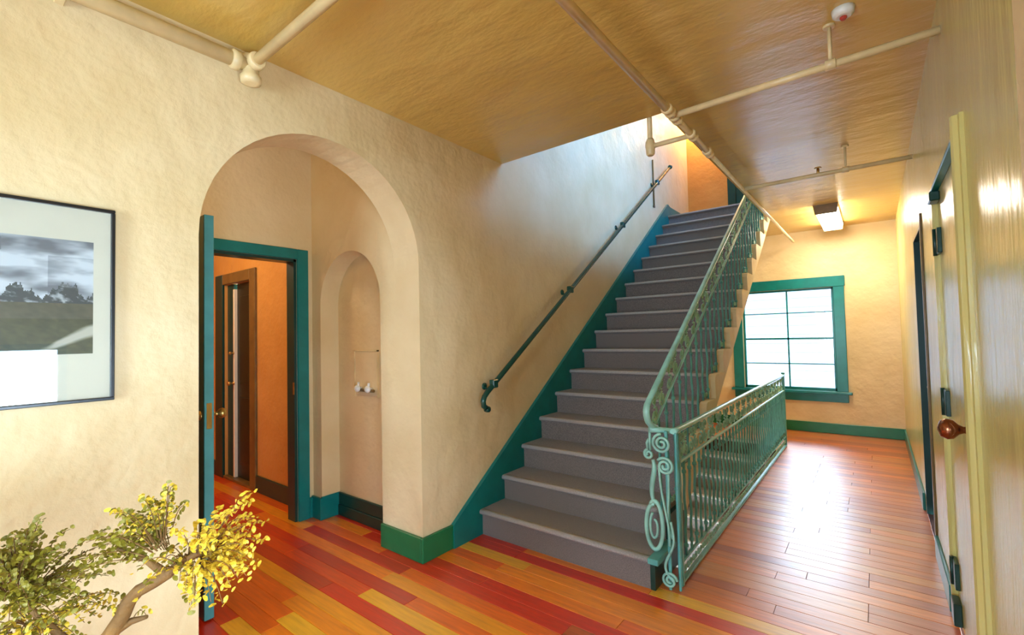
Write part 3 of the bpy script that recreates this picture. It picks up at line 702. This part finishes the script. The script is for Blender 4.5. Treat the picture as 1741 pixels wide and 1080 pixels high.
# ------------------------------------------------------------------ sprinkler pipes
XA, ZA = -0.88, 2.765
t = thing('sprinkler_pipes', 'cream sprinkler pipe run along the ceiling edge of the stair hole with two branches', 'pipe', (XA, 3.0, ZA))
part(t, 'main_pipe', MB().tube([(XA, y, ZA) for y in (YB + 0.02, 0, 2.6)], 0.023, 10), M_PIPE)
part(t, 'main_pipe', MB().tube([(XA, 2.6, ZA), (XA, 3.4, ZA)], 0.019, 10), M_PIPE)
part(t, 'main_pipe', MB().tube([(XA, 3.4, ZA), (XA, 7.75, ZA)], 0.016, 10), M_PIPE)
for y in (2.62, 2.74, 3.05, 3.42):
    part(t, 'coupling', MB().lathe([(0.020, -0.045), (0.032, -0.040), (0.032, -0.018), (0.026, -0.014), (0.026, 0.014), (0.032, 0.018), (0.032, 0.040), (0.020, 0.045)], (XA, y, ZA), (0, 1, 0), 12), M_PIPE)
part(t, 'branch_pipe', MB().tube([(XA, 2.70, ZA), (XR - 0.005, 2.67, ZA)], 0.018, 10), M_PIPE)
part(t, 'branch_pipe', MB().tube([(XA, 4.53, ZA), (XR - 0.005, 4.53, ZA)], 0.017, 10), M_PIPE)
part(t, 'drop_pipe', MB().tube([(XA, 3.05, ZA), (-1.15, 3.05, ZA)], 0.016, 10).tube([(-1.155, 3.045, ZA - 0.02), (-1.155, 3.045, ZU + 0.05)], 0.017, 10), M_PIPE)
part(t, 'elbow', MB().lathe([(0.018, -0.065), (0.028, -0.055), (0.03, -0.02), (0.034, 0.0), (0.03, 0.03), (0.022, 0.05)], (-1.155, 3.045, ZA), (0, 0, 1), 12), M_PIPE)
for x, y in ((-0.12, 2.675), (-0.135, 4.53)):
    h = part(t, 'hanger', MB().tube([(x, y, ZA + 0.015), (x, y, ZC)], 0.009, 7).lathe([(0.024, -0.012), (0.026, -0.004), (0.026, 0.0)], (x, y, ZC), (0, 0, 1), 10).lathe([(0.022, -0.022), (0.024, -0.02), (0.024, 0.02), (0.022, 0.022)], (x, y, ZA), (1, 0, 0), 10), M_PIPE)
part(t, 'sprinkler_head', MB().tube([(-0.32, 4.53, ZA), (-0.32, 4.53, ZA + 0.05)], 0.010, 7).lathe([(0.024, 0.05), (0.026, 0.055), (0.024, 0.06)], (-0.32, 4.53, ZA), (0, 0, 1), 10), M_BRASS)

XE, ZE = XL + 0.062, 2.857
t = thing('sprinkler_pipes', 'cream pipe along the top of the left wall turning across the near ceiling', 'pipe', (XE, 0.99, ZE))
part(t, 'main_pipe', MB().tube([(XE, YB + 0.02, ZE), (XE, 0.97, ZE)], 0.034, 12), M_PIPE)
part(t, 'elbow', MB().lathe([(0.026, -0.09), (0.046, -0.085), (0.048, -0.055), (0.038, -0.045), (0.040, 0.0), (0.048, 0.02), (0.040, 0.045)], (XE, 0.99, ZE), (0, 0, 1), 14).lathe([(0.038, -0.09), (0.046, -0.085), (0.046, -0.055), (0.038, -0.05)], (XE, 0.99, ZE), (0, 1, 0), 14), M_PIPE)
part(t, 'cross_pipe', MB().tube([(XE, 0.99, ZE), (XR - 0.01, 0.985, ZE)], 0.024, 12).lathe([(0.036, 0.045), (0.040, 0.05), (0.040, 0.08), (0.034, 0.085)], (XE, 0.99, ZE), (1, 0, 0), 14), M_PIPE)
part(t, 'pipe_clip', MB().bbox(XL, XE, 0.30, 0.33, ZE - 0.04, ZE + 0.04, 0.003), M_PIPE)

t = thing('smoke_detector', 'small white round detector on the ceiling beside the branch pipe', 'detector', (-0.06, 2.58, ZC))
part(t, 'body', MB().lathe([(0.028, -0.035), (0.042, -0.025), (0.046, 0.0)], (-0.06, 2.58, ZC), (0, 0, 1), 18), M_WHITE)
part(t, 'red_cap', MB().lathe([(0.010, -0.048), (0.014, -0.042), (0.014, -0.034)], (-0.06, 2.58, ZC), (0, 0, 1), 10), paint('red_plastic', srgb(190, 60, 40), 0.4))
# ------------------------------------------------------------------ lamps
M_LAMP = m_emit('lit_lamp_diffuser', (1, 0.93, 0.80, 1), 30.0)
t = thing('ceiling_lamp', 'white box ceiling lamp near the far window', 'lamp', (-0.4, 7.1, ZC))
part(t, 'housing', MB().bbox(-0.52, -0.285, 6.5, 7.72, ZC - 0.035, ZC, 0.005), M_WHITE)
part(t, 'diffuser', MB().prism([(-0.515, ZC - 0.035), (-0.50, ZC - 0.10), (-0.305, ZC - 0.10), (-0.29, ZC - 0.035)], 'y', 6.52, 7.70), M_LAMP)
part(t, 'end_cap', MB().prism([(-0.525, ZC), (-0.51, ZC - 0.108), (-0.295, ZC - 0.108), (-0.28, ZC)], 'y', 6.49, 6.52), M_OLIVE)
part(t, 'end_cap', MB().prism([(-0.525, ZC), (-0.51, ZC - 0.108), (-0.295, ZC - 0.108), (-0.28, ZC)], 'y', 7.70, 7.73), M_OLIVE)

def added_dome_lamp(label, loc, power, col, r=0.16):  # unseen lamps, added to warm the corridor and the lobby
    t = thing('added_dome_lamp', label, 'lamp', loc)
    x, y, z = loc
    part(t, 'ceiling_plate', MB().lathe([(r, -0.03), (r + 0.01, -0.01), (r + 0.01, 0)], loc, (0, 0, 1), 24), M_BRASS)
    part(t, 'glass_dome', MB().lathe([(r * math.cos(a) + 1e-3, -0.03 - 0.09 * math.sin(a)) for a in [PI / 2 * i / 8 for i in range(8, -1, -1)]], loc, (0, 0, 1), 24), m_emit('added_warm_lamp_glass', col, 3.0))
    l = bpy.data.lights.new('added_dome_bulb', 'POINT'); l.energy = power; l.color = col[:3]; l.shadow_soft_size = r
    o = bpy.data.objects.new('added_dome_bulb', l); C.objects.link(o); o.location = (0, 0, -0.32); o.parent = t
added_dome_lamp('unseen round glass ceiling lamp added to light the orange corridor behind the doorway', (-5.0, 0.85, ZC), 34, (1, 0.82, 0.56, 1))
added_dome_lamp('unseen round glass ceiling lamp added to light the lobby behind the arch', (-3.2, 0.45, 3.2), 7, (1, 0.85, 0.48, 1), 0.12)
def added_wall_lamp(label, loc, ax, power, col):  # unseen lamps, added to light the landing wall and the lower flight
    t = thing('added_wall_lamp', label, 'lamp', loc); ax = Vector(ax)
    part(t, 'back_plate', MB().lathe([(0.06, 0), (0.06, 0.012), (0.045, 0.02)], loc, ax, 20), M_BRASS)
    part(t, 'globe', MB().lathe([(0.02, 0.02), (0.055, 0.04), (0.07, 0.08), (0.055, 0.12), (0.01, 0.14)], loc, ax, 20), m_emit('added_wall_lamp_glass', col, 4.0))
    l = bpy.data.lights.new('added_wall_bulb', 'POINT'); l.energy = power; l.color = col[:3]; l.shadow_soft_size = 0.06
    o = bpy.data.objects.new('added_wall_bulb', l); C.objects.link(o); o.location = ax * 0.24; o.parent = t
added_wall_lamp('unseen warm globe lamp added high on the upper landing wall', (-2.0, YF, 5.1), (0, -1, 0), 45, (1, 0.66, 0.3, 1))
added_wall_lamp('unseen cool globe lamp added low in the stairwell under the level railing', (-1.0, 5.0, -1.05), (-1, 0, 0), 45, (0.62, 0.82, 1, 1))

# ------------------------------------------------------------------ framed picture
PY0, PY1, PZ0, PZ1 = -0.30, 0.485, 1.280, 2.043
t = thing('framed_picture', 'black framed mountain landscape photograph on the left wall', 'picture', (XL, (PY0 + PY1) / 2, PZ0))
fw = 0.012
for n_, a in (('frame_bar', (PY0, PY1, PZ1 - fw, PZ1)), ('frame_bar', (PY0, PY1, PZ0, PZ0 + fw)), ('frame_bar', (PY0, PY0 + fw, PZ0 + fw, PZ1 - fw)), ('frame_bar', (PY1 - fw, PY1, PZ0 + fw, PZ1 - fw))):
    part(t, n_, MB().bbox(XL + 0.001, XL + 0.028, a[0], a[1], a[2], a[3], 0.002), M_BLACK)
part(t, 'mat_board', MB().box(XL + 0.004, XL + 0.010, PY0 + fw, PY1 - fw, PZ0 + fw, PZ1 - fw), M_MAT)
# flat print: pixels of a drawn mountain scene as a fine coloured grid
QY0, QY1, QZ0, QZ1 = -0.235, 0.421, 1.468, 1.905
NXp, NZp = 210, 140
def vnoise(x, y, seed=0):
    def h(i, j): return random.Random((i * 73856093) ^ (j * 19349663) ^ (seed * 83492791)).random()
    i, j = math.floor(x), math.floor(y); fx, fy = x - i, y - j; fx = fx * fx * (3 - 2 * fx); fy = fy * fy * (3 - 2 * fy)
    return (h(i, j) * (1 - fx) + h(i + 1, j) * fx) * (1 - fy) + (h(i, j + 1) * (1 - fx) + h(i + 1, j + 1) * fx) * fy
def fbm(x, y, s=0): return sum(vnoise(x * 2 ** o, y * 2 ** o, s + o) / 2 ** (o + 1) for o in range(4))
ridge = []
for i in range(NXp):
    u = i / NXp
    ridge.append(0.47 + 0.15 * max(0, 1 - abs(u - 0.86) / 0.13) + 0.11 * max(0, 1 - abs(u - 0.69) / 0.09) + 0.08 * max(0, 1 - abs(u - 0.4) / 0.2) + 0.20 * (fbm(u * 26, 3, 9) - 0.5) + 0.10 * (fbm(u * 80, 8, 4) - 0.5))
vs = []; fs = []; cols = []
for j in range(NZp + 1):
    for i in range(NXp + 1): vs.append((XL + 0.0115, QY0 + (QY1 - QY0) * i / NXp, QZ0 + (QZ1 - QZ0) * j / NZp))
mixc = lambda a, b, f: tuple(a[k] * (1 - f) + b[k] * f for k in range(3))
for j in range(NZp):
    for i in range(NXp):
        fs.append((j * (NXp + 1) + i, j * (NXp + 1) + i + 1, (j + 1) * (NXp + 1) + i + 1, (j + 1) * (NXp + 1) + i))
        u, v = i / NXp, j / NZp; n1 = fbm(u * 5, v * 9, 1); n2 = fbm(u * 34 + v * 12, v * 30, 2)
        if v > ridge[i]:
            c = mixc((226, 228, 228), (124, 126, 130), min(1, max(0, (n1 - 0.42) * 3.4 + (0.5 if 0.86 < v < 0.97 and u < 0.62 else 0) + (0.35 if u > 0.8 and v < 0.85 else 0))))
        elif v > 0.44:
            c = mixc((74, 78, 78), (190, 192, 190), min(1, max(0, (n2 - 0.47) * 5)) * min(1, 0.3 + (ridge[i] - v) * 9))
        elif v > 0.30: c = mixc((112, 102, 78), (84, 82, 62), n2)
        else:
            pth = max(0, 1 - (abs(v - (0.07 + 0.72 * (u - 0.82) + 0.06 * (n1 - 0.5))) / (0.03 + 0.2 * max(0, u - 0.8))) ** 2) * min(1, max(0, (u - 0.76) * 12))
            c = mixc(mixc((104, 98, 62), (64, 66, 44), n2), (206, 198, 176), min(1, pth * 1.2))
        cols.append(srgb(*c))
me = bpy.data.meshes.new('print'); me.from_pydata([(x - t.location[0], y - t.location[1], z - t.location[2]) for x, y, z in vs], [], fs)
ca = me.color_attributes.new('ink', 'FLOAT_COLOR', 'CORNER')
buf = []
for c in cols: buf += list(c) * 4
ca.data.foreach_set('color', buf)
tp = NT('printed_photo'); an = tp.n('ShaderNodeAttribute', attribute_name='ink'); tp.l(an.outputs['Color'], tp.b.inputs['Base Color']); tp.setp(Roughness=0.5)
me.materials.append(tp.m); link('print', me, t)
part(t, 'glass', MB().box(XL + 0.016, XL + 0.018, PY0 + fw, PY1 - fw, PZ0 + fw, PZ1 - fw), M_GLASS)

# ------------------------------------------------------------------ bonsai on a stand in the foreground
PX, PYY = -1.66, 0.235
t = thing('plant_stand', 'small round wooden stand under the bonsai', 'stand', (PX, PYY, 0))
part(t, 'top', MB().lathe([(0.17, 0.42), (0.18, 0.43), (0.18, 0.445), (0.17, 0.45)], (PX, PYY, 0), (0, 0, 1), 28), M_STAND)
for k in range(3):
    a = 2 * PI * k / 3 + 0.4
    part(t, 'leg', MB().tube([(PX + 0.10 * math.cos(a), PYY + 0.10 * math.sin(a), 0.42), (PX + 0.12 * math.cos(a), PYY + 0.12 * math.sin(a), 0.2), (PX + 0.16 * math.cos(a), PYY + 0.16 * math.sin(a), 0.0)], [0.018, 0.014, 0.012], 8), M_STAND)
t = thing('bonsai_tree', 'yellow-green bonsai tree leaning into the lower left corner before the wall', 'plant', (PX, PYY, 0.45))
part(t, 'pot', MB().lathe([(0.08, 0.0), (0.10, 0.01), (0.125, 0.09), (0.13, 0.115), (0.12, 0.115), (0.11, 0.095)], (PX, PYY, 0.45), (0, 0, 1), 24), M_POT)
part(t, 'soil', MB().lathe([(0.112, 0.085), (0.10, 0.098), (0.01, 0.104)], (PX, PYY, 0.45), (0, 0, 1), 20), M_UND)
RX, RY = 0.788, 0.616                                    # sideways direction along which the crown spreads
def P3(a, z, d=0.0): return (-1.46 + RX * a - RY * d, 0.41 + RY * a + RX * d, z)
trunk = [(PX, PYY, 0.53), (PX + 0.02, PYY + 0.02, 0.62), P3(-0.20, 0.70), P3(-0.155, 0.755), P3(-0.125, 0.80), P3(-0.11, 0.835), P3(-0.085, 0.862), P3(-0.045, 0.882), P3(-0.005, 0.905), P3(0.02, 0.93)]
part(t, 'trunk', MB().tube(trunk, [0.030, 0.022, 0.019, 0.0185, 0.0175, 0.017, 0.0155, 0.0145, 0.013, 0.008], 10), M_TRUNK)
lb = [P3(-0.20, 0.70), P3(-0.27, 0.74), P3(-0.34, 0.80), P3(-0.40, 0.86)]
part(t, 'branch', MB().tube(lb, [0.013, 0.010, 0.008, 0.005], 8), M_TRUNK)
part(t, 'branch', MB().tube([P3(-0.16, 0.75), P3(-0.11, 0.78, 0.01), P3(-0.07, 0.79, 0.01)], [0.012, 0.009, 0.005], 7), M_TRUNK)
part(t, 'branch', MB().tube([P3(-0.01, 0.90), P3(-0.07, 0.945), P3(-0.14, 0.97)], [0.012, 0.008, 0.004], 7), M_TRUNK)
part(t, 'branch', MB().tube([P3(0.0, 0.91), P3(0.07, 0.955), P3(0.13, 0.99)], [0.012, 0.008, 0.004], 7), M_TRUNK)
# fan-shaped leaf, slightly cupped
lv = [(0, 0, 0)] + [(0.0095 * math.sin(a), 0.0035 + 0.0085 * math.cos(a * 0.8), 0.0016 * math.cos(2.2 * a)) for a in [-1.9 + 3.8 * i / 6 for i in range(7)]]
lf = [(0, i, i + 1) for i in range(1, 7)]
rng = random.Random(21)
sprigs = []                                              # (root, tip, droop, tone)
def ring(cx, cz, n, rmin, rmax, zk, tone, a0, a1, depth):
    for _ in range(n):
        a = rng.uniform(a0, a1); r = rng.uniform(rmin, rmax); d = rng.uniform(-depth, depth)
        root = P3(cx + r * 0.25 * math.cos(a), cz + r * 0.25 * zk * math.sin(a), d * 0.3)
        tip = P3(cx + r * math.cos(a), cz + r * zk * math.sin(a), d)
        sprigs.append((Vector(root), Vector(tip), rng.uniform(0.0, 0.02), tone))
ring(0.00, 0.955, 22, 0.12, 0.20, 0.62, 'o', PI * 0.75, PI * 1.12, 0.10)
ring(-0.02, 0.965, 14, 0.08, 0.16, 0.85, 'm', PI * 0.45, PI * 0.75, 0.08)
ring(0.07, 0.950, 52, 0.06, 0.165, 0.72, 'y', -PI * 0.35, PI * 0.50, 0.12)
ring(0.04, 0.945, 18, 0.05, 0.12, 0.60, 'm', PI, PI * 1.8, 0.10)
ring(-0.40, 0.855, 95, 0.06, 0.22, 0.75, 'o', -PI * 0.12, PI * 1.0, 0.14)
ring(-0.36, 0.80, 44, 0.05, 0.19, 0.7, 'm', PI * 0.9, PI * 2.05, 0.14)
ring(-0.12, 0.775, 5, 0.03, 0.07, 0.5, 'm', 0, PI, 0.03)
ring(0.055, 0.905, 3, 0.05, 0.09, 1.0, 'm', PI * 1.45, PI * 1.58, 0.03)
leaves = []; stems = MB()
for root, tip, droop, tone in sprigs:
    n = 6
    pts = []
    for i in range(n + 1):
        f = i / n; p = root.lerp(tip, f); p = p + Vector((0, 0, 0.03 * math.sin(PI * f * 0.8) - droop * f * f)); pts.append(p)
    stems.tube(pts, [0.0015 - 0.0008 * i / n for i in range(n + 1)], 4)
    L = (tip - root).length; m = max(3, int(L / 0.0105))
    dirv = (tip - root).normalized(); side = dirv.cross(Vector((0, 0, 1))); side.normalize()
    for k in range(1, m + 1):
        f = 0.04 + 0.96 * k / m; q = f * n; i0 = min(n - 1, int(q)); p = pts[i0].lerp(pts[i0 + 1], q - i0)
        for s in ((-1, 1) if k < m else (0,)):
            dv = (dirv * rng.uniform(0.3, 0.8) + side * s * rng.uniform(0.5, 1.0) + Vector((0, 0, rng.uniform(-0.4, 0.5)))).normalized()
            up = Vector((rng.uniform(-0.5, 0.9), rng.uniform(-1.0, 0.3), rng.uniform(0.2, 1.0))); up = (up - dv * up.dot(dv)).normalized()
            xx = dv.cross(up); sc = rng.uniform(0.65, 1.0)
            stalk = p + dv * 0.006
            leaves.append((p, stalk, Matrix(((xx.x, dv.x, up.x, stalk.x), (xx.y, dv.y, up.y, stalk.y), (xx.z, dv.z, up.z, stalk.z), (0, 0, 0, 1))) @ Matrix.Scale(sc, 4), tone))
part(t, 'twigs', stems, M_TRUNK, kind='stuff')
leaf_me = {'o': MB().add(lv, lf).mesh('leaf', M_LEAF_O), 'y': MB().add(lv, lf).mesh('leaf', M_LEAF_Y)}
rng.shuffle(leaves)
Ti = Matrix.Translation(-Vector((PX, PYY, 0.45)))
bulk = {'o': MB(), 'y': MB()}
for i, (p, st, mat, tone) in enumerate(leaves):
    tn = tone if tone in 'oy' else ('y' if rng.random() < 0.5 else 'o')
    if i < 290:
        o = link('leaf', leaf_me[tn], t); o.matrix_local = Ti @ mat
    else: bulk[tn].add([Ti @ (mat @ Vector(v)) for v in lv], lf)
for k, mbk in bulk.items(): mbk.build('foliage', M_LEAF_O if k == 'o' else M_LEAF_Y, t, kind='stuff')
